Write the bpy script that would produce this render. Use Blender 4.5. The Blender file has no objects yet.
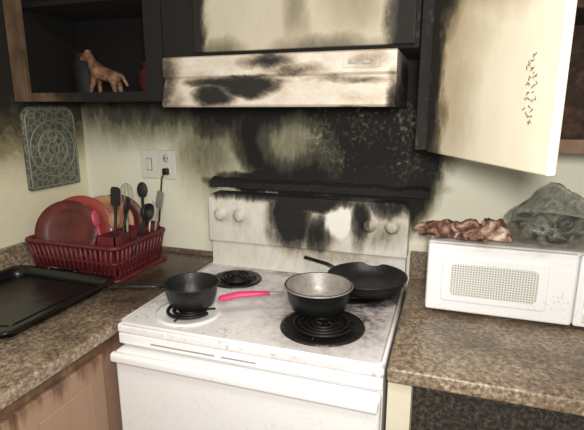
import bpy, bmesh, math, random
from mathutils import Vector, Matrix, noise
random.seed(4)
S=bpy.context.scene
COL=S.collection
S.view_settings.view_transform='Standard'

# ---------------------------------------------------------------- helpers
def empty(name,loc=(0,0,0)):
    e=bpy.data.objects.new(name,None); e.empty_display_size=.05; e.location=loc; COL.objects.link(e); return e
def mk(name,vs,fs,mat=None,parent=None,smooth=False,bevel=0,M=None,seg=2):
    me=bpy.data.meshes.new(name); me.from_pydata([tuple(v) for v in vs],[],fs); me.update()
    bm=bmesh.new(); bm.from_mesh(me); bmesh.ops.recalc_face_normals(bm,faces=bm.faces); bm.to_mesh(me); bm.free()
    if M is not None: me.transform(M)
    o=bpy.data.objects.new(name,me); COL.objects.link(o)
    if mat: me.materials.append(mat)
    if smooth:
        for p in me.polygons: p.use_smooth=True
    if bevel:
        b=o.modifiers.new('bevel','BEVEL'); b.width=bevel; b.segments=seg; b.limit_method='ANGLE'; b.angle_limit=math.radians(40)
        for p in me.polygons: p.use_smooth=True
        w=o.modifiers.new('wn','WEIGHTED_NORMAL'); w.keep_sharp=True
    if parent:
        o.parent=parent; o.matrix_parent_inverse=Matrix.Translation(-Vector(parent.location))
    return o
def box(name,x0,x1,y0,y1,z0,z1,mat,parent=None,bevel=0,M=None,seg=2):
    v=[(x0,y0,z0),(x1,y0,z0),(x1,y1,z0),(x0,y1,z0),(x0,y0,z1),(x1,y0,z1),(x1,y1,z1),(x0,y1,z1)]
    f=[(0,3,2,1),(4,5,6,7),(0,1,5,4),(1,2,6,5),(2,3,7,6),(3,0,4,7)]
    return mk(name,v,f,mat,parent,False,bevel,M,seg)
def lathe(name,prof,c,mat,parent=None,seg=56,M=None,fn=None,close=False):
    vs=[];fs=[]
    n=len(prof)
    for (r,z) in prof:
        for i in range(seg):
            a=2*math.pi*i/seg
            p=Vector((r*math.cos(a),r*math.sin(a),z))
            if fn: p=fn(p)
            vs.append(p)
    m=n if close else n-1
    for j in range(m):
        for i in range(seg):
            k=(i+1)%seg; j2=(j+1)%n
            fs.append((j*seg+i,j*seg+k,j2*seg+k,j2*seg+i))
    T=Matrix.Translation(Vector(c))
    return mk(name,vs,fs,mat,parent,True,0,T@(M if M is not None else Matrix()))
def tube(name,pts,r,mat,parent=None,seg=10,closed=False,flat=1.0,up=(0,0,1),M=None):
    pts=[Vector(p) for p in pts]; n=len(pts)
    if not hasattr(r,'__len__'): r=[r]*n
    vs=[];fs=[]
    for i,p in enumerate(pts):
        a=pts[(i-1)%n] if (closed or i>0) else p
        b=pts[(i+1)%n] if (closed or i<n-1) else p
        t=(b-a).normalized()
        u=Vector(up)
        if abs(t.dot(u))>.95: u=Vector((1,0,0))
        s=t.cross(u).normalized(); u2=s.cross(t).normalized()
        for k in range(seg):
            an=2*math.pi*k/seg
            vs.append(p+s*math.cos(an)*r[i]+u2*math.sin(an)*r[i]*flat)
    for i in range(n if closed else n-1):
        j=(i+1)%n
        for k in range(seg):
            l=(k+1)%seg
            fs.append((i*seg+k,i*seg+l,j*seg+l,j*seg+k))
    if not closed:
        fs.append(tuple(range(seg))); fs.append(tuple((n-1)*seg+k for k in range(seg)))
    return mk(name,vs,fs,mat,parent,True,0,M)
def prism(name,poly,axis,a0,a1,mat,parent=None,bevel=0,M=None):
    def P(p,a):
        return {'x':(a,p[0],p[1]),'y':(p[0],a,p[1]),'z':(p[0],p[1],a)}[axis]
    n=len(poly)
    vs=[P(p,a0) for p in poly]+[P(p,a1) for p in poly]
    fs=[tuple(range(n)),tuple(range(n,2*n))]+[(i,(i+1)%n,n+(i+1)%n,n+i) for i in range(n)]
    return mk(name,vs,fs,mat,parent,False,bevel,M)
def rrect(x0,x1,z0,z1,r,n=6,rb=None):
    rb=r if rb is None else rb
    out=[]
    for cx,cz,a,rr in((x1-r,z1-r,0,r),(x0+r,z1-r,90,r),(x0+rb,z0+rb,180,rb),(x1-rb,z0+rb,270,rb)):
        for i in range(n+1):
            t=math.radians(a+90*i/n); out.append((cx+rr*math.cos(t),cz+rr*math.sin(t)))
    return out
def join(name,objs,parent=None):
    bpy.ops.object.select_all(action='DESELECT')
    for o in objs: o.select_set(True)
    bpy.context.view_layer.objects.active=objs[0]
    bpy.ops.object.join(); objs[0].name=name
    return objs[0]

# ---------------------------------------------------------------- materials
def nmat(name):
    m=bpy.data.materials.new(name); m.use_nodes=True
    nt=m.node_tree; b=nt.nodes['Principled BSDF']; return m,nt,b
def plain(name,col,rough=.5,metal=0,bump=0,bscale=40,var=0,**kw):
    m,nt,b=nmat(name)
    b.inputs['Base Color'].default_value=(*col,1); b.inputs['Roughness'].default_value=rough; b.inputs['Metallic'].default_value=metal
    for k,v in kw.items(): b.inputs[k.replace('_',' ')].default_value=v
    if bump or var:
        g=nt.nodes.new('ShaderNodeNewGeometry'); n=nt.nodes.new('ShaderNodeTexNoise'); n.inputs['Scale'].default_value=bscale; n.inputs['Detail'].default_value=5
        nt.links.new(g.outputs['Position'],n.inputs['Vector'])
        if bump:
            bp=nt.nodes.new('ShaderNodeBump'); bp.inputs['Strength'].default_value=bump; bp.inputs['Distance'].default_value=.01
            nt.links.new(n.outputs[0],bp.inputs['Height']); nt.links.new(bp.outputs[0],b.inputs['Normal'])
        if var:
            r=nt.nodes.new('ShaderNodeValToRGB'); r.color_ramp.elements[0].position=.35; r.color_ramp.elements[1].position=.65
            r.color_ramp.elements[0].color=(*[c*(1-var) for c in col],1); r.color_ramp.elements[1].color=(*[min(1,c*(1+var)) for c in col],1)
            nt.links.new(n.outputs[0],r.inputs[0]); nt.links.new(r.outputs[0],b.inputs['Base Color'])
    return m
def soot(name,base,blobs,rough=.55,warp=.12,wscale=7,tint=(.42,.34,.26),black=(.012,.011,.010),base_soot=0.0,
         grain=.5,gscale=28,stretch=(1,1,1),speck=0,speck_scale=120,bump=.0,blackat=.9,metal=0,ash=0,ash_scale=70,ash_at=None):
    """blob=(cx,cy,cz, rx,ry,rz, strength, softness)  -- soot residue deposited on the surface, plus shade painted in where noted"""
    m,nt,b=nmat(name); N=nt.nodes.new; L=nt.links.new
    def math_(op,a,c=None,clamp=False):
        n=N('ShaderNodeMath'); n.operation=op; n.use_clamp=clamp
        for i,x in enumerate((a,c)):
            if x is None: continue
            if isinstance(x,(int,float)): n.inputs[i].default_value=x
            else: L(x,n.inputs[i])
        return n.outputs[0]
    g=N('ShaderNodeNewGeometry')
    sc=N('ShaderNodeVectorMath'); sc.operation='MULTIPLY'; sc.inputs[1].default_value=stretch; L(g.outputs['Position'],sc.inputs[0])
    nz=N('ShaderNodeTexNoise'); nz.inputs['Scale'].default_value=wscale; nz.inputs['Detail'].default_value=6; nz.inputs['Roughness'].default_value=.65; L(sc.outputs[0],nz.inputs['Vector'])
    s1=N('ShaderNodeVectorMath'); s1.operation='SUBTRACT'; s1.inputs[1].default_value=(.5,.5,.5); L(nz.outputs['Color'],s1.inputs[0])
    s2=N('ShaderNodeVectorMath'); s2.operation='SCALE'; s2.inputs['Scale'].default_value=warp*2; L(s1.outputs[0],s2.inputs[0])
    s3=N('ShaderNodeVectorMath'); s3.operation='ADD'; L(g.outputs['Position'],s3.inputs[0]); L(s2.outputs[0],s3.inputs[1])
    tot=None
    def blob(cx,cy,cz,rx,ry,rz,st,so):
        a=N('ShaderNodeVectorMath'); a.operation='SUBTRACT'; a.inputs[1].default_value=(cx,cy,cz); L(s3.outputs[0],a.inputs[0])
        d=N('ShaderNodeVectorMath'); d.operation='DIVIDE'; d.inputs[1].default_value=(rx,ry,rz); L(a.outputs[0],d.inputs[0])
        l=N('ShaderNodeVectorMath'); l.operation='LENGTH'; L(d.outputs[0],l.inputs[0])
        mr=N('ShaderNodeMapRange'); mr.interpolation_type='SMOOTHSTEP'; mr.inputs['From Min'].default_value=1+so; mr.inputs['From Max'].default_value=max(0,1-so)
        mr.inputs['To Min'].default_value=0; mr.inputs['To Max'].default_value=abs(st); L(l.outputs['Value'],mr.inputs['Value'])
        return mr.outputs[0]
    for B in blobs:
        o_=blob(*B)
        if tot is None: tot=math_('ADD',o_,base_soot)
        elif B[6]<0: tot=math_('SUBTRACT',tot,o_,True)
        else: tot=math_('MAXIMUM',tot,o_)
    if tot is None: tot=math_('ADD',base_soot,0.0)
    n2=N('ShaderNodeTexNoise'); n2.inputs['Scale'].default_value=gscale; n2.inputs['Detail'].default_value=8; n2.inputs['Roughness'].default_value=.7; L(sc.outputs[0],n2.inputs['Vector'])
    gr=math_('MULTIPLY',math_('SUBTRACT',n2.outputs[0],.5),grain*2)
    edge=math_('MULTIPLY',gr,math_('ADD',math_('MULTIPLY',tot,1.6,True),.08,True))
    tot=math_('ADD',tot,edge,True)
    if ash:
        n5=N('ShaderNodeTexNoise'); n5.inputs['Scale'].default_value=ash_scale; n5.inputs['Detail'].default_value=4; n5.inputs['Roughness'].default_value=.7; L(g.outputs['Position'],n5.inputs['Vector'])
        n6=N('ShaderNodeTexNoise'); n6.inputs['Scale'].default_value=7; n6.inputs['Detail'].default_value=3; L(g.outputs['Position'],n6.inputs['Vector'])
        q=math_('ADD',n5.outputs[0],math_('MULTIPLY',n6.outputs[0],.6))
        mr=N('ShaderNodeMapRange'); mr.inputs['From Min'].default_value=.80; mr.inputs['From Max'].default_value=.98; mr.inputs['To Max'].default_value=ash; L(q,mr.inputs['Value'])
        v=mr.outputs[0]
        if ash_at: v=math_('MULTIPLY',v,blob(*ash_at))
        tot=math_('SUBTRACT',tot,v,True)
    if speck:
        n3=N('ShaderNodeTexNoise'); n3.inputs['Scale'].default_value=speck_scale; n3.inputs['Detail'].default_value=3; L(g.outputs['Position'],n3.inputs['Vector'])
        n4=N('ShaderNodeTexNoise'); n4.inputs['Scale'].default_value=9; L(g.outputs['Position'],n4.inputs['Vector'])
        q=math_('ADD',n3.outputs[0],math_('MULTIPLY',n4.outputs[0],.5))
        mr=N('ShaderNodeMapRange'); mr.inputs['From Min'].default_value=.86; mr.inputs['From Max'].default_value=.95; mr.inputs['To Max'].default_value=speck; L(q,mr.inputs['Value'])
        tot=math_('MAXIMUM',tot,mr.outputs[0])
    r=N('ShaderNodeValToRGB'); e=r.color_ramp.elements; e[0].color=(1,1,1,1); e[0].position=.03; e[1].color=(*black,1); e[1].position=blackat
    k=e.new(.42*blackat); k.color=(*tint,1)
    k=e.new(.7*blackat); k.color=(*[t*.25 for t in tint],1)
    L(tot,r.inputs[0])
    mx=N('ShaderNodeMix'); mx.data_type='RGBA'; mx.blend_type='MULTIPLY'; mx.inputs[0].default_value=1
    L(r.outputs[0],mx.inputs[6]); mx.inputs[7].default_value=(*base,1)
    L(mx.outputs[2],b.inputs['Base Color'])
    rr=math_('ADD',math_('MULTIPLY',tot,.85-rough),rough,True); L(rr,b.inputs['Roughness'])
    if metal:
        L(math_('MULTIPLY',math_('SUBTRACT',1.0,tot,True),metal),b.inputs['Metallic'])
    if bump:
        bp=N('ShaderNodeBump'); bp.inputs['Strength'].default_value=bump; bp.inputs['Distance'].default_value=.008; L(n2.outputs[0],bp.inputs['Height']); L(bp.outputs[0],b.inputs['Normal'])
    return m

M_wall=soot('wall_back_paint',(.86,.84,.68),[
    (.09,0,1.42,.42,9,.26,.98,.20),      # main plume behind the range
    (.33,0,1.40,.15,9,.33,1.0,.22),
    (.0,0,1.235,.44,9,.055,1.0,.25),
    (-.70,0,1.70,.58,9,.27,.95,.55),       # underside of left cabinet
    (-.34,0,1.60,.28,9,.22,.95,.5),
    (.0,0,1.95,.9,9,.42,.98,.3),
    (-.075,0,1.390,.115,9,.085,-.52,.65),
    (.09,0,1.33,.04,9,.08,-.20,.9),
    (-.33,0,1.27,.04,9,.05,-.35,.8),
    (-.42,0,1.38,.15,9,.20,.50,.95)],
    rough=.7,warp=.055,wscale=6,grain=.34,gscale=22,stretch=(1.6,1,.6),bump=.12,tint=(.42,.40,.33),ash=.44,ash_scale=60,ash_at=(.26,0,1.42,.24,9,.16,1,.5))
M_wallL=soot('wall_left_paint',(.78,.73,.53),[(0,-.4,1.80,9,1.2,.40,.92,.5)],rough=.7,warp=.06,tint=(.38,.35,.26),base_soot=.04,grain=.3)
M_wallP=plain('wall_plain_paint',(.72,.70,.58),.8)
M_ceil=plain('ceiling_paint',(.75,.74,.7),.9)
M_floor=plain('floor_vinyl',(.35,.3,.25),.6,var=.15,bscale=6)
M_trim=plain('trim_paint',(.7,.68,.6),.6)
def laminate():
    m,nt,b=nmat('speckled_laminate'); N=nt.nodes.new; L=nt.links.new
    g=N('ShaderNodeNewGeometry')
    n=N('ShaderNodeTexNoise'); n.inputs['Scale'].default_value=95; n.inputs['Detail'].default_value=5; n.inputs['Roughness'].default_value=.75; L(g.outputs['Position'],n.inputs['Vector'])
    r=N('ShaderNodeValToRGB'); e=r.color_ramp.elements; e[0].position=.34; e[0].color=(.08,.055,.038,1); e[1].position=.68; e[1].color=(.58,.48,.34,1)
    k=e.new(.47); k.color=(.22,.16,.108,1); k=e.new(.56); k.color=(.35,.27,.19,1); L(n.outputs[0],r.inputs[0])
    n2=N('ShaderNodeTexNoise'); n2.inputs['Scale'].default_value=5; n2.inputs['Detail'].default_value=5; L(g.outputs['Position'],n2.inputs['Vector'])
    r2=N('ShaderNodeValToRGB'); r2.color_ramp.elements[0].position=.36; r2.color_ramp.elements[0].color=(.58,.55,.53,1); r2.color_ramp.elements[1].position=.60; r2.color_ramp.elements[1].color=(1,1,1,1); L(n2.outputs[0],r2.inputs[0])
    mx=N('ShaderNodeMix'); mx.data_type='RGBA'; mx.blend_type='MULTIPLY'; mx.inputs[0].default_value=1; L(r.outputs[0],mx.inputs[6]); L(r2.outputs[0],mx.inputs[7])
    # soot fallout close to the range
    d=N('ShaderNodeVectorMath'); d.operation='SUBTRACT'; d.inputs[1].default_value=(-.52,-.30,.91); L(g.outputs['Position'],d.inputs[0])
    l=N('ShaderNodeVectorMath'); l.operation='LENGTH'; L(d.outputs[0],l.inputs[0])
    a=N('ShaderNodeMath'); a.operation='MULTIPLY_ADD'; a.inputs[1].default_value=.35; L(n2.outputs[0],a.inputs[0]); L(l.outputs['Value'],a.inputs[2])
    r3=N('ShaderNodeValToRGB'); r3.color_ramp.elements[0].position=.22; r3.color_ramp.elements[0].color=(.24,.21,.19,1); r3.color_ramp.elements[1].position=.66; r3.color_ramp.elements[1].color=(1,1,1,1); L(a.outputs[0],r3.inputs[0])
    mx2=N('ShaderNodeMix'); mx2.data_type='RGBA'; mx2.blend_type='MULTIPLY'; mx2.inputs[0].default_value=1; L(mx.outputs[2],mx2.inputs[6]); L(r3.outputs[0],mx2.inputs[7])
    L(mx2.outputs[2],b.inputs['Base Color']); b.inputs['Roughness'].default_value=.40
    return m
M_lam=laminate()
M_cabchar=soot('charred_cabinet_frame',(.34,.27,.20),[(-.1,-.33,1.75,.72,1,.4,.93,.3),(.42,-.33,1.7,.06,1,.5,.92,.5)],rough=.6,base_soot=.40,grain=.5,gscale=14,stretch=(1,1,.5),warp=.12,bump=.15,tint=(.45,.34,.26),ash=.3,ash_scale=60,ash_at=(.42,-.33,1.6,.08,1,.3,1,.5))
M_cabin=soot('cabinet_interior',(.28,.17,.12),[(-.7,-.15,1.9,.6,1,.35,.95,.5)],rough=.8,base_soot=.58,grain=.4)
M_hoodcab=soot('hood_cabinet_door_paint',(.64,.60,.50),[
    (-.26,-.35,1.8,.030,1,.35,.95,.9),(-.19,-.35,1.66,.10,1,.06,.6,.9),(.36,-.35,1.8,.05,1,.4,1.0,.8),(.16,-.35,1.67,.20,1,.05,.6,.9),(.06,-.35,1.80,.05,1,.14,.5,.9),(.22,-.35,1.80,.12,1,.14,.42,.9),(.0,-.35,1.97,.5,1,.10,.6,.8)],
    base_soot=.26,warp=.05,grain=.15,gscale=10,stretch=(1.2,1,.7),tint=(.52,.48,.40))
M_door=soot('cabinet_door_paint',(.86,.80,.65),[
    (.445,-.34,1.66,.032,.09,.46,1.0,.8),(.46,-.38,1.88,.09,.14,.21,1.0,.7),(.58,-.60,1.95,.30,.40,.20,.78,.7),(.48,-.40,1.50,.035,.06,.07,.6,.9),
    (.54,-.55,1.65,.06,.1,.07,.20,.9),(.50,-.46,1.60,.07,.12,.25,.32,.9)],
    rough=.5,warp=.06,wscale=7,base_soot=.09,grain=.28,gscale=16,stretch=(1,1,.7),tint=(.56,.49,.37))
M_hood=soot('range_hood_enamel',(.80,.75,.67),[
    (-.37,-.4,1.60,.04,1,.12,.50,.9),(-.03,-.4,1.640,.08,1,.022,.85,.9),(.05,-.4,1.615,.10,1,.02,.6,.9),(-.22,-.4,1.615,.06,1,.02,.35,.9),
    (-.14,-.4,1.585,.16,1,.018,.95,.7),(-.08,-.4,1.570,.09,1,.03,1.0,.6),(-.19,-.4,1.545,.07,1,.035,1.0,.6),(-.33,-.4,1.53,.05,1,.04,.42,.9),  # thin bands under the seam are a painted shadow line; the smears are soot
    (.27,-.4,1.64,.07,1,.03,.45,.9),(.34,-.4,1.53,.02,1,.08,.85,.9),(.20,-.4,1.507,.2,1,.010,.6,.7),(.22,-.4,1.59,.14,1,.012,.55,.9),(.25,-.4,1.54,.08,1,.03,.32,.9),(0,-.1,1.60,.5,.22,.08,.9,.4)],
    rough=.38,warp=.035,wscale=7,grain=.5,gscale=22,stretch=(.8,1,1.2),tint=(.50,.44,.37),base_soot=.22,metal=.12)
M_enam=soot('stove_enamel',(.88,.87,.87),[(0,-.09,.90,.30,.06,.03,.35,.9)],rough=.22,warp=.03,base_soot=.0,grain=.2,gscale=14,speck=.08,speck_scale=90,tint=(.5,.46,.42))
M_guard=soot('backguard_enamel',(.86,.84,.78),[
    (-.04,-.1,1.13,.075,1,.12,1.0,.7),(.06,-.1,1.185,.15,1,.035,1.0,.6),(-.10,-.1,1.20,.40,1,.025,1.0,.9),(.06,-.1,1.07,.06,1,.08,.95,.8),
    (.215,-.1,1.13,.035,1,.10,.95,.9),(.33,-.1,1.19,.12,1,.045,.95,.9),(-.28,-.1,1.10,.09,1,.04,.32,.9),(.30,-.1,1.09,.08,1,.06,.48,.9),(.10,-.1,.985,.22,1,.03,.40,.9),
    (.135,-.1,1.120,.032,1,.050,-.85,.6)],
    rough=.3,warp=.035,wscale=9,grain=.45,gscale=24,stretch=(1.6,1,.6),base_soot=.18,tint=(.52,.48,.41))
M_cook=soot('cooktop_enamel',(.88,.86,.86),[
    (.20,-.42,.91,.16,.18,.1,.48,.7),(-.20,-.22,.91,.13,.11,.1,.38,.8),(.25,-.2,.91,.16,.14,.1,.9,.5),(0.0,-.11,.91,.35,.04,.1,.45,.9),(-.22,-.5,.91,.12,.12,.1,.20,.8),(.02,-.3,.91,.16,.16,.1,.26,.9)],
    rough=.2,warp=.05,wscale=14,grain=.8,gscale=40,speck=.30,speck_scale=80,base_soot=.08,tint=(.54,.48,.47))
M_black=plain('black_charred',(.013,.012,.011),.85,bump=.8,bscale=60)
M_blk=plain('black_plastic',(.012,.012,.012),.35)
M_blkpan=plain('black_pan_finish',(.011,.011,.011),.45,bump=.25,bscale=40)
M_blktray=plain('black_tray_enamel',(.007,.007,.007),.28,bump=.35,bscale=14)
M_steel=soot('stainless_sooted',(.50,.49,.46),[],rough=.35,base_soot=.24,grain=.8,gscale=25,tint=(.5,.45,.4),metal=.4)
M_coil=plain('burner_coil',(.012,.011,.010),.5,metal=.5)
M_drip=soot('drip_pan_enamel',(.85,.85,.85),[],rough=.22,base_soot=.06,grain=.8,gscale=50)
M_dripb=plain('drip_pan_burnt',(.012,.011,.010),.35,bump=.3,bscale=80)
M_pink=plain('pink_handle',(.68,.05,.17),.45)
M_red=soot('red_rack_plastic',(.19,.026,.032),[],rough=.4,base_soot=.24,grain=.7,gscale=20,tint=(.4,.35,.35))
M_redpl=soot('dark_red_plate',(.17,.034,.027),[],rough=.3,base_soot=.26,grain=.9,gscale=12,tint=(.4,.3,.3),warp=.03)
M_orpl=soot('tan_plate',(.50,.25,.14),[],rough=.35,base_soot=.14,grain=.8,gscale=14)
M_mw=soot('microwave_case',(.88,.88,.89),[(.70,-.14,1.15,.35,.18,.035,.4,.6)],rough=.3,base_soot=.02,grain=.3,gscale=14,warp=.03,speck=.12)
M_wood=soot('base_cabinet_wood',(.38,.25,.17),[(-.39,-.9,.85,.2,.6,.04,.35,.8)],rough=.5,base_soot=.14,grain=.25,gscale=7,stretch=(4,4,.4),tint=(.55,.45,.4))
M_cream=plain('base_cabinet_cream',(.70,.65,.50),.5,var=.05,bscale=8)
M_white=plain('white_plastic',(.74,.72,.64),.4)
M_slot=plain('outlet_slot',(.03,.03,.03),.5)
M_vent=plain('vent_grey',(.32,.31,.30),.5)
M_dark=soot('drawer_void_shade',(.17,.165,.155),[],rough=.5,base_soot=.60,grain=1.0,gscale=90)  # near-black tone painted for the shaded inside of an open drawer

# ---------------------------------------------------------------- room
XL=-1.03
box('wall_back',XL-.1,2.3,0,.1,0,2.4,M_wall)
box('wall_left',XL-.1,XL,-3.2,0,0,2.4,M_wallL)
box('wall_right',2.2,2.3,-3.2,0,0,2.4,M_wallP)
box('floor',XL-.1,2.3,-3.2,.1,-.1,0,M_floor)
box('ceiling',XL-.1,2.3,-3.2,.1,2.4,2.5,M_ceil)

# ---------------------------------------------------------------- left counter (runs along left wall)
lc=empty('left_kitchen_counter',(-.7,-1.2,0))
box('countertop',XL+.002,-.386,-2.3,-.002,.87,.91,M_lam,lc,.008)
box('backsplash_side',XL+.002,XL+.022,-2.3,-.004,.91,1.015,M_lam,lc,.003)
box('backsplash_rear',XL+.024,-.386,-.022,-.003,.91,.93,M_lam,lc,.003)
box('carcass',XL+.002,-.42,-2.3,-.002,.10,.868,M_wood,lc)
box('toe_kick',XL+.002,-.48,-2.3,-.002,.0,.10,M_black,lc)
for i,(a,b_) in enumerate(((-.98,-.70),(-1.40,-1.0),(-1.82,-1.42),(-2.26,-1.84))):
    box('cabinet_door_%d'%i,-.42,-.402,a,b_,.14,.83,M_wood,lc,.004)
    box('door_panel_%d'%i,-.404,-.398,a+.05,b_-.05,.20,.77,M_wood,lc,.004)

# ---------------------------------------------------------------- right counter
rc=empty('right_kitchen_counter',(1.2,-.3,0))
box('countertop',.386,2.19,-.655,-.002,.87,.91,M_lam,rc,.008)
box('backsplash_rear',.386,2.19,-.022,-.003,.91,1.01,M_lam,rc,.003)
box('carcass',.386,2.19,-.60,-.002,.10,.868,M_cream,rc)
box('toe_kick',.386,2.19,-.55,-.002,.0,.10,M_black,rc)
box('frame_stile_l',.388,.445,-.634,-.60,.10,.868,M_cream,rc,.002)
box('frame_rail_top',.445,2.19,-.622,-.60,.862,.868,M_cream,rc,.001)
box('dark_void_panel_0',.448,1.0,-.634,-.602,.73,.860,M_dark,rc,.004)  # flat dark panel stands in for the shade of the open cavity
box('frame_mid',1.002,1.05,-.622,-.60,.10,.862,M_cream,rc,.002)
box('dark_void_panel_1',1.054,1.60,-.634,-.602,.73,.860,M_dark,rc,.004)
box('cabinet_door_0',.448,1.0,-.634,-.602,.12,.72,M_cream,rc,.004)
box('cabinet_door_1',1.054,1.60,-.634,-.602,.12,.72,M_cream,rc,.004)

# ---------------------------------------------------------------- stove
st=empty('electric_range',(0,-.35,0))
box('body',-.378,.378,-.64,-.03,.06,.885,M_enam,st,.004)
box('plinth',-.36,.36,-.60,-.05,0,.06,M_black,st)
box('cooktop',-.381,.381,-.660,-.035,.880,.908,M_cook,st,.008,seg=3)
tube('cooktop_rim',[(-.374,-.10,.909),(-.374,-.64,.909),(-.36,-.653,.909),(.36,-.653,.909),(.374,-.64,.909),(.374,-.10,.909)],.006,M_enam,st,seg=8)
box('front_panel',-.379,.379,-.657,-.64,.846,.880,M_enam,st,.004)
box('vent_slot',-.27,-.07,-.6585,-.655,.858,.862,M_vent,st)
box('vent_slot_2',-.05,.05,-.6585,-.655,.858,.862,M_vent,st)
box('oven_door',-.377,.377,-.684,-.642,.27,.838,M_enam,st,.010,seg=3)
box('storage_drawer',-.377,.377,-.680,-.642,.07,.262,M_enam,st,.008)
hp=rrect(-.706,-.682,.810,.840,.010,4)
prism('door_handle',hp,'x',-.374,.374,M_enam,st,.004)
gp=rrect(-.380,.380,1.005,1.197,.030,6,rb=.006)
prism('backguard_panel',gp,'y',-.098,-.028,M_guard,st,.008)
prism('backguard_base',[(-.03,.90),(-.095,.90),(-.082,.92),(-.082,1.004),(-.03,1.004)],'x',-.376,.376,M_guard,st,.004)
RX=Matrix.Rotation(math.radians(90),4,'X')
for i,x in enumerate((-.325,-.245,.245,.325)):
    k=[(0.0001,.016),(.014,.016),(.018,.014),(.020,.006),(.026,.004),(.027,0)]
    lathe('control_knob_%d'%i,k,(x,-.099,1.115),M_guard,st,seg=28,M=RX)
    box('knob_grip_%d'%i,x-.003,x+.003,-.120,-.110,1.099,1.131,M_guard,st,.002)
box('clock_panel',-.10,.07,-.1015,-.098,1.075,1.155,M_guard,st,.001)
def burner(i,x,y,R,mat_d):
    z=.9075
    lathe('drip_pan_%d'%i,[(R+.022,z+.001),(R+.020,z+.006),(R+.010,z+.006),(R,z+.002),(R*.6,z+.0012),(R*.25,z+.0012),(.001,z+.0012)],(x,y,0),mat_d,st)
    pts=[]; turns=4 if R>.08 else 3; n=turns*36
    for k in range(n):
        t=k/n; a=t*turns*2*math.pi; r=R*.2+(R*.88-R*.2)*t
        pts.append((x+r*math.cos(a),y+r*math.sin(a),z+.012))
    tube('coil_%d'%i,pts,.0052,M_coil,st,seg=8)
    for q in range(3):
        a=q*2.094+.5
        tube('coil_support_%d_%d'%(i,q),[(x,y,z+.006),(x+R*math.cos(a),y+R*math.sin(a),z+.006)],.003,M_coil,st,seg=6)
burner(0,-.222,-.525,.079,M_drip)
burner(1,-.205,-.225,.070,M_dripb)
burner(2,.185,-.49,.098,M_dripb)
burner(3,.225,-.215,.085,M_dripb)

def pan(name,x,y,z,R,H,wall,mat,matin=None):
    e=empty(name,(x,y,z))
    b=.010
    out=[(.001,0),(R*.80-b,0),(R*.82,.004),(R*.93,H*.5),(R,H-.002),(R+.004,H),(R+.003,H+.003),(R-.001,H+.002)]
    inn=[(R-.001,H+.002),(R-wall,H-.003),(R*.93-wall,H*.5),(R*.82-wall,.010),(R*.74,.006),(.001,.006)]
    lathe('outer_wall',out,(x,y,z),mat,e); lathe('inner_wall',inn,(x,y,z),matin or mat,e)
    return e
zc=.9275-.0024
p=pan('small_saucepan',-.225,-.500,zc+.001,.081,.068,.003,M_blkpan)
tube('handle',[(-.304,-.530,zc+.055),(-.335,-.543,zc+.060),(-.40,-.57,zc+.062),(-.45,-.59,zc+.058)],[.006,.008,.011,.009],M_blk,p,flat=.6)
p=pan('steel_saucepan',.150,-.405,zc+.001,.098,.072,.003,M_blkpan,M_steel)
lathe('rim',[(.096,.0715),(.0985,.0745),(.1025,.0735),(.1035,.071),(.101,.069)],(.150,-.405,zc+.001),M_steel,p,close=True)
tube('handle_shank',[(.060,-.455,zc+.055),(.030,-.470,zc+.056),(.012,-.478,zc+.056)],.006,M_steel,p,flat=.6)
tube('handle_grip',[(.020,-.474,zc+.056),(-.01,-.490,zc+.057),(-.06,-.512,zc+.056),(-.105,-.533,zc+.046),(-.115,-.537,zc+.045)],[.008,.0115,.014,.0145,.007],M_pink,p,flat=.65)
p=pan('frying_pan',.262,-.205,zc+.001,.128,.045,.003,M_blkpan)
tube('handle',[(.150,-.155,zc+.038),(.11,-.14,zc+.048),(.02,-.115,zc+.056)],[.008,.010,.010],M_blk,p,flat=.6)

# charred ledge above the backguard
n=60; vs=[];fs=[]
for i in range(n+1):
    x=-.40+.84*i/n
    h=.010+.012*noise.noise(Vector((x*14,0,3)))+.003*random.random()
    d=.030+.012*noise.noise(Vector((x*11,5,3)))
    vs+= [(x,-.001,1.205),(x,-d,1.208),(x,-d,1.220+h),(x,-.001,1.232+h)]
for i in range(n):
    a=i*4
    for k in range(3): fs.append((a+k,a+k+1,a+4+k+1,a+4+k))
    fs.append((a+3,a,a+4,a+7))
fs+=[(0,1,2,3),(n*4,n*4+1,n*4+2,n*4+3)]
mk('trim_charred_ledge',vs,fs,M_black)

# ---------------------------------------------------------------- range hood
hd=empty('range_hood',(0,-.2,1.6))
HX0,HX1=-.372,.345
prof=[(-.004,1.665),(-.355,1.665),(-.365,1.660),(-.365,1.606),(-.355,1.599),(-.380,1.522),(-.373,1.514),(-.360,1.514),(-.342,1.560),(-.004,1.560)]
prism('shell',prof,'x',HX0,HX1,M_hood,hd,.003)
prism('end_cap_l',[(-.004,1.56),(-.35,1.56),(-.373,1.514),(-.004,1.514)],'x',HX0,HX0+.008,M_hood,hd)
prism('end_cap_r',[(-.004,1.56),(-.35,1.56),(-.373,1.514),(-.004,1.514)],'x',HX1-.008,HX1,M_hood,hd)
box('grease_filter',-.25,.25,-.30,-.05,1.550,1.562,M_black,hd,.003)
box('switch_panel',.20,.30,-.3675,-.364,1.618,1.648,M_hood,hd,.001)
for i in range(2): box('rocker_switch_%d'%i,.215+.04*i,.235+.04*i,-.370,-.367,1.628,1.638,M_steel,hd,.001)

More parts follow.
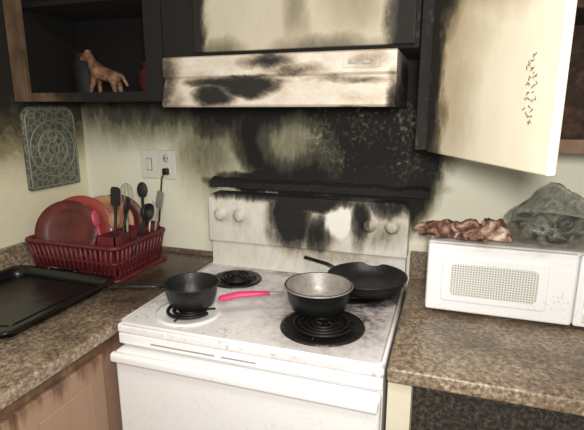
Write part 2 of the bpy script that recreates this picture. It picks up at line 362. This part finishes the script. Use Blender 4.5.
# ---------------------------------------------------------------- upper cabinets
def open_cab(name,x0,x1,z0,z1,mat_f,mat_i,stl,str_,rail,yf=-.33):
    e=empty(name,((x0+x1)/2,-.17,z0))
    t=.016
    box('side_l',x0,x0+t,yf+.02,-.003,z0,z1,mat_i,e); box('side_r',x1-t,x1,yf+.02,-.003,z0,z1,mat_i,e)
    box('bottom',x0+t,x1-t,yf+.02,-.003,z0+.002,z0+t,mat_i,e); box('top',x0+t,x1-t,yf+.02,-.003,z1-t,z1,mat_i,e)
    box('back',x0+t,x1-t,-.012,-.003,z0+t,z1-t,mat_i,e)
    box('stile_l',x0,x0+stl,yf,yf+.02,z0,z1,mat_f,e,.002); box('stile_r',x1-str_,x1,yf,yf+.02,z0,z1,mat_f,e,.002)
    box('rail_b',x0+stl,x1-str_,yf,yf+.02,z0,z0+rail,mat_f,e,.002); box('rail_t',x0+stl,x1-str_,yf,yf+.02,z1-rail,z1,mat_f,e,.002)
    return e
c1=open_cab('left_upper_cabinet',XL+.003,-.392,1.535,2.2,M_cabchar,M_cabin,.065,.065,.03)
box('shelf',XL+.02,-.41,-.29,-.014,1.86,1.875,M_cabin,c1)
c2=open_cab('hood_upper_cabinet',-.388,.396,1.667,2.2,M_cabchar,M_cabin,.12,.02,.02)
box('door_panel',-.268,.386,-.349,-.331,1.676,2.18,M_hoodcab,c2,.004)
c3=open_cab('right_upper_cabinet',.400,1.30,1.398,2.2,M_cabchar,M_cabin,.045,.045,.035)
box('shelf',.42,1.28,-.29,-.014,1.75,1.766,M_cabin,c3)
ang=math.radians(-64)
Md=Matrix.Translation((.446,-.336,0))@Matrix.Rotation(ang,4,'Z')
box('open_door',0.0,.50,-.018,0,1.395,2.17,M_door,c3,.004,M=Md)
for z in (1.48,2.08):
    tube('hinge_%d'%int(z*100),[(.443,-.337,z-.02),(.443,-.337,z+.02)],.005,M_steel,c3,seg=8)
rnd=random.Random(3)
fl=[]
for i in range(34):
    z=1.483+.118*i/34+rnd.uniform(-.004,.004); x0=.424+rnd.uniform(-.010,.020)
    k_=rnd.uniform(.3,.9)
    pts=[(x0+.008*k_*math.sin(t*1.6+i)+t*.002, -.0184-.0008*math.sin(t*1.2), z+.004*math.cos(t*1.4+i*1.7)) for t in (0,.4,.8,1.2,1.6)]
    fl.append(tube('f',pts,[.0003,.0008,.0010,.0008,.0003],M_steel,None,seg=5,M=Md))
f=join('blistered_paint',fl); f.data.materials.clear(); f.data.materials.append(plain('blister_brown',(.16,.13,.085),.7))
f.parent=c3; f.matrix_parent_inverse=Matrix.Translation(-c3.location)

# ---------------------------------------------------------------- figurine + jars in cabinet
def skin(name,vs,es,rs,mat,root=0,parent=None):
    me=bpy.data.meshes.new(name); me.from_pydata(vs,es,[]); o=bpy.data.objects.new(name,me); COL.objects.link(o)
    o.modifiers.new('skin','SKIN'); sd=o.modifiers.new('sub','SUBSURF'); sd.levels=2; sd.render_levels=2
    for i,r in enumerate(rs): me.skin_vertices[0].data[i].radius=(r,r)
    me.skin_vertices[0].data[root].use_root=True
    me.materials.append(mat)
    if parent: o.parent=parent; o.matrix_parent_inverse=Matrix.Translation(-parent.location)
    return o
M_tan=soot('tan_ceramic',(.36,.21,.13),[],rough=.5,base_soot=.34,grain=1.2,gscale=40)
bx,by,bz=-.655,-.235,1.552
V=[(0,0,.062),(-.035,0,.068),(-.068,0,.080),(-.084,0,.112),(-.098,0,.126),(-.122,0,.112),
   (.004,.014,.035),(.010,.014,.005),(.004,-.014,.035),(.012,-.014,.005),
   (-.070,.013,.045),(-.068,.013,.005),(-.070,-.013,.045),(-.086,-.013,.012),(.028,0,.062),(.046,0,.030),(-.090,.006,.143),(-.090,-.006,.143)]
E=[(0,1),(1,2),(2,3),(3,4),(4,5),(0,6),(6,7),(0,8),(8,9),(2,10),(10,11),(2,12),(12,13),(0,14),(14,15),(4,16),(4,17)]
R=[.022,.021,.021,.014,.013,.008,.010,.006,.010,.006,.009,.006,.009,.006,.007,.004,.004,.004]
skin('horse_figurine',[(bx+a*1.15,by+b*1.15,bz+c*1.15-.0) for a,b,c in V],E,[r*1.1 for r in R],M_tan)
M_jar=soot('dark_red_ceramic',(.12,.012,.012),[],rough=.5,base_soot=.40,grain=1)
lathe('ceramic_jar',[(.001,0),(.034,0),(.040,.01),(.048,.05),(.042,.085),(.028,.098),(.030,.108),(.034,.110),(.030,.116),(.010,.124),(.008,.136),(.001,.140)],(-.525,-.20,1.5525),M_jar)
lathe('storage_jar',[(.001,0),(.045,0),(.048,.01),(.048,.13),(.040,.145),(.043,.148),(.043,.165),(.001,.167)],(-.86,-.14,1.5525),plain('smoked_glass_jar',(.006,.005,.004),.7))

# ---------------------------------------------------------------- decorative wall plaque on the left wall
pl=empty('decorative_wall_plaque',(XL+.01,-.18,1.35))
def plm():
    m,nt,b=nmat('plaque_relief'); N=nt.nodes.new; L=nt.links.new
    g=N('ShaderNodeNewGeometry'); v=N('ShaderNodeTexVoronoi'); v.feature='DISTANCE_TO_EDGE'; v.inputs['Scale'].default_value=38; L(g.outputs['Position'],v.inputs['Vector'])
    r=N('ShaderNodeValToRGB'); r.color_ramp.elements[0].color=(.22,.22,.16,1); r.color_ramp.elements[1].color=(.085,.088,.07,1); r.color_ramp.elements[1].position=.16; L(v.outputs['Distance'],r.inputs[0]); L(r.outputs[0],b.inputs['Base Color']); b.inputs['Roughness'].default_value=.5
    return m
M_pl=plm(); M_pl2=plain('plaque_line',(.24,.24,.18),.5)
Y0p,Y1p=-.320,-.060
pp=rrect(Y0p,Y1p,1.200,1.520,.05,7,rb=.012)
prism('slab',pp,'x',XL+.002,XL+.016,M_pl,pl,.003)
cy,cz=(Y0p+Y1p)/2,1.355
def ring(nm,rad,w=.003,cy=cy,cz=cz): 
    tube(nm,[(XL+.017,cy+rad*math.cos(a*math.pi/18),cz+rad*math.sin(a*math.pi/18)) for a in range(36)],w,M_pl2,pl,seg=6,closed=True,up=(1,0,0))
ring('ring_outer',.110); ring('ring_mid',.073); ring('ring_inner',.028)
for q in range(8):
    a=q*math.pi/4; ring('petal_%d'%q,.022,.0025,cy+.048*math.cos(a),cz+.048*math.sin(a))
tube('border',[(XL+.017,y,z) for y,z in rrect(Y0p+.01,Y1p-.01,1.210,1.510,.045,5,rb=.01)],.003,M_pl2,pl,seg=6,closed=True,up=(1,0,0))

# ---------------------------------------------------------------- wall outlets
ou=empty('wall_outlet_plate',(-.65,-.005,1.28))
box('plate_l',-.735,-.655,-.010,-.002,1.225,1.345,M_white,ou,.003)
box('plate_r',-.648,-.570,-.010,-.002,1.225,1.345,M_white,ou,.003)
for dz in (1.258,1.312):
    lathe('socket_%d'%int(dz*1000),[(.017,0),(.017,.004),(.001,.004)],(-.609,-.010,dz),M_trim,ou,seg=24,M=RX)
    for dx in(-.006,.006): box('slot_%d_%d'%(int(dz*1000),int(dx*1000)),-.609+dx-.0015,-.609+dx+.0015,-.0150,-.0138,dz-.005,dz+.006,M_slot,ou)
box('switch_toggle',-.706,-.684,-.020,-.010,1.262,1.308,M_trim,ou,.004)
box('switch_slot',-.709,-.681,-.0112,-.010,1.259,1.311,M_vent,ou,.001)
box('plug',-.622,-.596,-.034,-.0145,1.245,1.272,M_blk,ou,.005)
tube('cord',[(-.609,-.034,1.256),(-.612,-.05,1.235),(-.63,-.04,1.15),(-.65,-.03,1.05),(-.68,-.04,.97),(-.70,-.045,.945)],.0035,M_blk,ou,seg=6)

# ---------------------------------------------------------------- dish rack
rk=empty('dish_rack',(-.78,-.25,.91))
x0,x1,y0,y1,z0,z1=-.985,-.575,-.405,-.095,.915,1.035
def rloop(a,z,rr=.03): 
    return [(p[0],p[1],z) for p in rrect(x0+a,x1-a,y0+a,y1-a,rr,4)]
prism('tray',rrect(x0-.005,x1+.005,y0-.005,y1+.005,.03,5),'z',.911,.922,M_red,rk,.003)
for i,(a,z,r) in enumerate(((.02,.932,.006),(.010,.975,.0045),(0,1.035,.009))):
    tube('rail_%d'%i,rloop(a,z),r,M_red,rk,seg=8,closed=True)
def resample(pts,step):
    out=[];n=len(pts);acc=0
    for i in range(n):
        a=Vector(pts[i]);b=Vector(pts[(i+1)%n]);L_=(b-a).length
        while acc<=L_: out.append(a+(b-a)*(acc/L_)); acc+=step
        acc-=L_
    return out
top=resample(rloop(0,1.035),.022); n=len(top)
cx_,cy_=(x0+x1)/2,(y0+y1)/2
sl=[]
for t in top:
    k=Vector((cx_+(t.x-cx_)*.90,cy_+(t.y-cy_)*.90,.925))
    sl.append(tube('s',[k,t],.0055,M_red,None,seg=6))
s=join('slats',sl); s.parent=rk; s.matrix_parent_inverse=Matrix.Translation(-rk.location)
dv=[]
for i in range(9):
    x=-.93+.028*i
    dv.append(tube('d',[(x,-.35,.925),(x,-.345,1.0),(x,-.33,1.005),(x,-.32,.925)],.003,M_red,None,seg=6))
    dv.append(tube('d',[(x,-.20,.925),(x,-.195,1.0),(x,-.18,1.005),(x,-.17,.925)],.003,M_red,None,seg=6))
s=join('plate_dividers',dv); s.parent=rk; s.matrix_parent_inverse=Matrix.Translation(-rk.location)
cx0,cx1,cy0,cy1=-.672,-.592,-.385,-.115
cv=[]
for (a,b,c,d) in ((cx0,cx1,cy0,cy0+.004),(cx0,cx1,cy1-.004,cy1),(cx0,cx0+.004,cy0,cy1),(cx1-.004,cx1,cy0,cy1),(cx0,cx1,-.30,-.296),(cx0,cx1,-.205,-.201)):
    cv.append(box('c',a,b,c,d,.93,1.07,M_red))
cv.append(box('c',cx0,cx1,cy0,cy1,.925,.932,M_red))
s=join('cutlery_caddy',cv); s.parent=rk; s.matrix_parent_inverse=Matrix.Translation(-rk.location)
def plate(name,c,R,rot,mat):
    pf=[(.001,.004),(R*.62,.004),(R*.70,.008),(R*.96,.022),(R,.024),(R*.99,.027),(R*.68,.013),(R*.60,.009),(.001,.009)]
    return lathe(name,pf,c,mat,None,seg=56,M=rot)
def prot(az,tilt):
    return Matrix.Rotation(math.radians(az),4,'Z')@Matrix.Rotation(math.radians(90-tilt),4,'X')
M_rim=plain('plate_rim_red',(.30,.055,.04),.3)
plate('dinner_plate',(-.865,-.305,1.052),.118,prot(20,18),M_redpl)
plate('dinner_plate',(-.840,-.265,1.055),.128,prot(20,16),M_rim)
plate('side_plate',(-.765,-.215,1.068),.112,prot(24,14),M_orpl)
plate('side_plate',(-.745,-.175,1.068),.112,prot(24,12),M_redpl)
def utensil(name,base,tip,mat,kind,r=.005,hm=None):
    e=empty(name,base); b=Vector(base); t=Vector(tip)
    tube('handle',[b,b.lerp(t,.5),t],[r*.8,r,r*1.1],hm or mat,e,seg=8,flat=.7)
    d=(t-b).normalized()
    q=d.to_track_quat('Z','Y').to_matrix().to_4x4()
    T=Matrix.Translation(t)@q
    if kind=='spoon':
        bm=bmesh.new(); bmesh.ops.create_uvsphere(bm,u_segments=20,v_segments=12,radius=1)
        me=bpy.data.meshes.new('bowl'); bm.to_mesh(me); bm.free(); me.transform(T@Matrix.Translation((0,0,.028))@Matrix.Diagonal((.022,.008,.032,1)))
        for p in me.polygons:p.use_smooth=True
        me.materials.append(mat); o=bpy.data.objects.new('bowl',me); COL.objects.link(o); o.parent=e; o.matrix_parent_inverse=Matrix.Translation(-e.location)
    if kind=='spatula':
        prism('blade',rrect(-.020,.020,0,.070,.012,4),'y',-.002,.002,mat,e,0,T@Matrix.Rotation(math.radians(55),4,'Z'))
    if kind=='ladle':
        lathe('bowl',[(.001,0),(.018,.003),(.030,.014),(.034,.028),(.032,.028),(.028,.016),(.001,.004)],(0,0,0),mat,e,seg=24,M=T@Matrix.Rotation(math.radians(75),4,'X')@Matrix.Translation((0,.02,-.01)))
    if kind=='whisk':
        for k in range(5):
            a=k*math.pi/5; w=[]
            for j in range(13):
                u=j/12*math.pi; w.append((math.cos(a)*.024*math.sin(u),math.sin(a)*.024*math.sin(u),.045-.045*math.cos(u)))
            w=w+[(-p[0],-p[1],p[2]) for p in reversed(w)][1:-1]
            tube('wire_%d'%k,w,.001,mat,e,seg=5,closed=True,M=T)
    return e
M_blkm=plain('black_nylon',(.010,.010,.010),.6)
M_pnk2=plain('pink_plastic',(.50,.07,.13),.4)
utensil('spatula',(-.640,-.335,.936),(-.625,-.325,1.17),M_blkm,'spatula',.006)
utensil('serving_spoon',(-.620,-.345,.936),(-.575,-.335,1.150),M_blkm,'spoon',.006)
utensil('ladle',(-.625,-.250,.936),(-.560,-.250,1.12),M_blkm,'ladle',.006)
utensil('whisk',(-.640,-.260,.936),(-.640,-.245,1.15),M_steel,'whisk',.005)
utensil('serving_spoon',(-.640,-.160,.936),(-.645,-.140,1.17),M_blkm,'spoon',.006)
utensil('serving_spoon',(-.652,-.355,.936),(-.680,-.36,1.10),M_pnk2,'spoon',.006)
utensil('tablespoon',(-.610,-.185,.936),(-.585,-.18,1.11),M_white,'spoon',.004)
utensil('spatula',(-.615,-.15,.936),(-.575,-.14,1.13),M_steel,'spatula',.005)
utensil('wooden_spoon',(-.605,-.31,.936),(-.560,-.29,1.06),M_blkm,'spoon',.007)
utensil('wooden_spoon',(-.650,-.31,.936),(-.665,-.29,1.08),M_orpl,'spoon',.006)

# ---------------------------------------------------------------- black roasting tray
dt=empty('black_roasting_tray',(-.80,-.62,.911))
X0,X1,Y0,Y1=-.985,-.565,-.86,-.44
prism('base',rrect(X0+.02,X1-.02,Y0+.02,Y1-.02,.03,5),'z',.911,.917,M_blktray,dt)
prism('raised_centre',rrect(X0+.07,X1-.07,Y0+.07,Y1-.07,.03,5),'z',.916,.920,M_blktray,dt,.002)
def lp(a,z): return [(p[0],p[1],z) for p in rrect(X0+a,X1-a,Y0+a,Y1-a,.035,6)]
A=lp(.02,.914);B=lp(.0,.944);C=lp(-.014,.946);D=lp(-.015,.942);n=len(A)
vs=A+B+C+D; fs=[]
for j in range(3):
    for i in range(n): fs.append((j*n+i,j*n+(i+1)%n,(j+1)*n+(i+1)%n,(j+1)*n+i))
w=mk('walls',vs,fs,M_blktray,dt,True)
so=w.modifiers.new('sol','SOLIDIFY'); so.thickness=.002
tube('handle_near',[(-.86,Y1+.011,.943),(-.86,Y1+.024,.948),(-.74,Y1+.024,.948),(-.74,Y1+.011,.943)],.004,M_blktray,dt,seg=8)
# ---------------------------------------------------------------- microwave
mw=empty('microwave_oven',(.70,-.15,.92))
a0,a1,b0,b1,c0,c1_=.452,.965,-.285,-.028,.922,1.130
box('case',a0,a1,b0,b1,c0,c1_,M_mw,mw,.008,seg=3)
box('door',a0+.002,.842,b0-.022,b0-.001,c0+.002,c1_-.002,M_mw,mw,.007,seg=3)
box('control_panel',.846,a1-.002,b0-.020,b0-.001,c0+.002,c1_-.002,M_mw,mw,.006)
prism('door_bezel',rrect(.495,.775,.958,1.094,.012,5),'y',b0-.026,b0-.020,M_mw,mw,.003)
def dots():
    m,nt,b=nmat('door_mesh_window'); N=nt.nodes.new; L=nt.links.new
    g=N('ShaderNodeNewGeometry'); v=N('ShaderNodeVectorMath'); v.operation='MULTIPLY'; v.inputs[1].default_value=(140,0,140); L(g.outputs['Position'],v.inputs[0])
    f=N('ShaderNodeVectorMath'); f.operation='FRACTION'; L(v.outputs[0],f.inputs[0]); s=N('ShaderNodeVectorMath'); s.operation='SUBTRACT'; s.inputs[1].default_value=(.5,0,.5); L(f.outputs[0],s.inputs[0])
    l=N('ShaderNodeVectorMath'); l.operation='LENGTH'; L(s.outputs[0],l.inputs[0]); r=N('ShaderNodeValToRGB'); r.color_ramp.elements[0].position=.27; r.color_ramp.elements[0].color=(.30,.30,.28,1); r.color_ramp.elements[1].position=.33; r.color_ramp.elements[1].color=(.74,.74,.69,1)
    L(l.outputs['Value'],r.inputs[0]); L(r.outputs[0],b.inputs['Base Color']); b.inputs['Roughness'].default_value=.25
    return m
prism('door_window',rrect(.520,.750,.978,1.074,.016,5),'y',b0-.0275,b0-.025,dots(),mw)
box('display',.862,.945,b0-.0225,b0-.019,1.075,1.110,M_slot,mw,.001)
for r_ in range(4):
    for c_ in range(3):
        box('key_%d_%d'%(r_,c_),.864+.029*c_,.886+.029*c_,b0-.022,b0-.0195,.985+.021*r_,1.0+.021*r_,M_trim,mw,.001)
box('open_button',.866,.945,b0-.0235,b0-.0195,.938,.966,M_trim,mw,.002)
for i,(fx,fy) in enumerate(((a0+.04,b0+.03),(a1-.04,b0+.03),(a0+.04,b1-.03),(a1-.04,b1-.03))):
    lathe('foot_%d'%i,[(.001,0),(.012,0),(.014,.0125),(.001,.0125)],(fx,fy,.9105),M_blk,mw,seg=16)

# crumpled cloth on top
def crumple(name,cx,cy,z,rx,ry,h,mat,seed,fr=11,hs=1):
    n=90; vs=[];fs=[]
    for j in range(n+1):
        for i in range(n+1):
            u=i/n*2-1;v=j/n*2-1
            a=math.atan2(v,u); rr=max(abs(u),abs(v)); edge=1+.60*noise.noise(Vector((math.cos(a)*2.6,math.sin(a)*2.6,seed)))
            x=math.cos(a)*rr*edge*rx;y=math.sin(a)*rr*edge*ry
            q=Vector((x*fr,y*fr,seed))
            w_=Vector((noise.noise(q*1.3),noise.noise(q*1.3+Vector((5,5,5))),0))*1.1
            r1=1-abs(noise.noise((q+w_)*1.5))*2.4; r2=1-abs(noise.noise((q+w_)*3.2+Vector((3,3,3))))*2.4
            f=.75*(.30+noise.noise(q*.8+Vector((9,1,2)))*1.5)+.30*max(r1,0)+.10*max(r2,0)
            zz=max(f,.03)*h*(1-rr**4)+.002
            vs.append((cx+x,cy+y,z+zz))
    for j in range(n):
        for i in range(n): fs.append((j*(n+1)+i,j*(n+1)+i+1,(j+1)*(n+1)+i+1,(j+1)*(n+1)+i))
    o=mk(name,vs,fs,mat,None,True); s=o.modifiers.new('s','SOLIDIFY'); s.thickness=.0015; s.offset=1; return o
def clothm():
    m,nt,b=nmat('scorched_cloth'); N=nt.nodes.new; L=nt.links.new
    g=N('ShaderNodeNewGeometry'); n=N('ShaderNodeTexNoise'); n.inputs['Scale'].default_value=24; n.inputs['Detail'].default_value=5; n.inputs['Distortion'].default_value=1.2; L(g.outputs['Position'],n.inputs['Vector'])
    r=N('ShaderNodeValToRGB'); e=r.color_ramp.elements; e[0].position=.30; e[0].color=(.03,.017,.012,1); e[1].position=.66; e[1].color=(.72,.64,.56,1)
    for p,c in((.42,(.12,.055,.035,1)),(.50,(.30,.15,.10,1)),(.57,(.46,.29,.22,1))): k=e.new(p); k.color=c
    L(n.outputs[0],r.inputs[0]); L(r.outputs[0],b.inputs['Base Color']); b.inputs['Roughness'].default_value=.9; return m
crumple('crumpled_towel',.550,-.165,1.1315,.115,.100,.080,clothm(),5.1)
# bagged bowl
bw=empty('bowl_in_plastic_bag',(.795,-.15,1.131))
lathe('bowl',[(.001,0),(.055,0),(.075,.012),(.098,.040),(.108,.056),(.104,.056),(.072,.018),(.001,.006)],(.795,-.155,1.1315),plain('smoked_bowl',(.008,.009,.008),.35),bw)
def cr(p):
    q=p*13; 
    ridge=abs(noise.noise(q*1.8+Vector((4,2,7))))
    d=.010*noise.noise(q)-.016*ridge+.006
    r=Vector((p.x,p.y,0)); 
    if r.length>.001: r.normalize()
    return p+r*d+Vector((0,0,d*1.2 if p.z>.03 else 0))
m,nt,b=nmat('plastic_film'); b.inputs['Base Color'].default_value=(.24,.245,.20,1); b.inputs['Roughness'].default_value=.22
nz=nt.nodes.new('ShaderNodeTexNoise'); nz.inputs['Scale'].default_value=18; nz.inputs['Detail'].default_value=4; nz.inputs['Distortion'].default_value=2.5
g=nt.nodes.new('ShaderNodeNewGeometry'); nt.links.new(g.outputs['Position'],nz.inputs['Vector']); bp=nt.nodes.new('ShaderNodeBump'); bp.inputs['Strength'].default_value=.6; bp.inputs['Distance'].default_value=.012
nt.links.new(nz.outputs[0],bp.inputs['Height']); nt.links.new(bp.outputs[0],b.inputs['Normal'])
mr=nt.nodes.new('ShaderNodeMapRange'); mr.inputs['From Min'].default_value=.40; mr.inputs['From Max'].default_value=.62; mr.inputs['To Min'].default_value=.14; mr.inputs['To Max'].default_value=.66; nt.links.new(nz.outputs[0],mr.inputs['Value']); nt.links.new(mr.outputs[0],b.inputs['Alpha'])
pf=[(.112,.001),(.122,.010),(.126,.025),(.122,.045),(.112,.065),(.098,.085),(.082,.100),(.064,.116),(.046,.130),(.032,.142),(.020,.152),(.010,.158),(.001,.159)]
lathe('plastic_bag',pf,(.795,-.155,1.1335),m,bw,seg=90,fn=cr)

# ---------------------------------------------------------------- lights
def area(name,loc,target,size,power,col=(1,1,1)):
    l=bpy.data.lights.new(name,'AREA'); l.shape='DISK'; l.size=size; l.energy=power; l.color=col
    o=bpy.data.objects.new(name,l); COL.objects.link(o); o.location=loc
    o.rotation_euler=(Vector(target)-Vector(loc)).to_track_quat('-Z','Y').to_euler(); return o
area('ceiling_light',(.6,-1.5,2.37),(.5,-1.0,0),.7,20,(1,.96,.88))
area('camera_flash',(.53,-1.72,1.60),(-.15,-.2,1.25),.16,19,(1,.97,.92))
w=bpy.data.worlds.new('world'); S.world=w; w.use_nodes=True; w.node_tree.nodes['Background'].inputs[0].default_value=(.90,.89,.88,1); w.node_tree.nodes['Background'].inputs[1].default_value=.55

# ---------------------------------------------------------------- camera
cd=bpy.data.cameras.new('camera'); cam=bpy.data.objects.new('camera',cd); COL.objects.link(cam)
cd.sensor_width=36; cd.lens=465/584*36; cd.clip_start=.02
cam.location=(.487,-1.67,1.505)
cam.rotation_euler=(math.radians(90-12.7),0,math.radians(18.4))
S.camera=cam
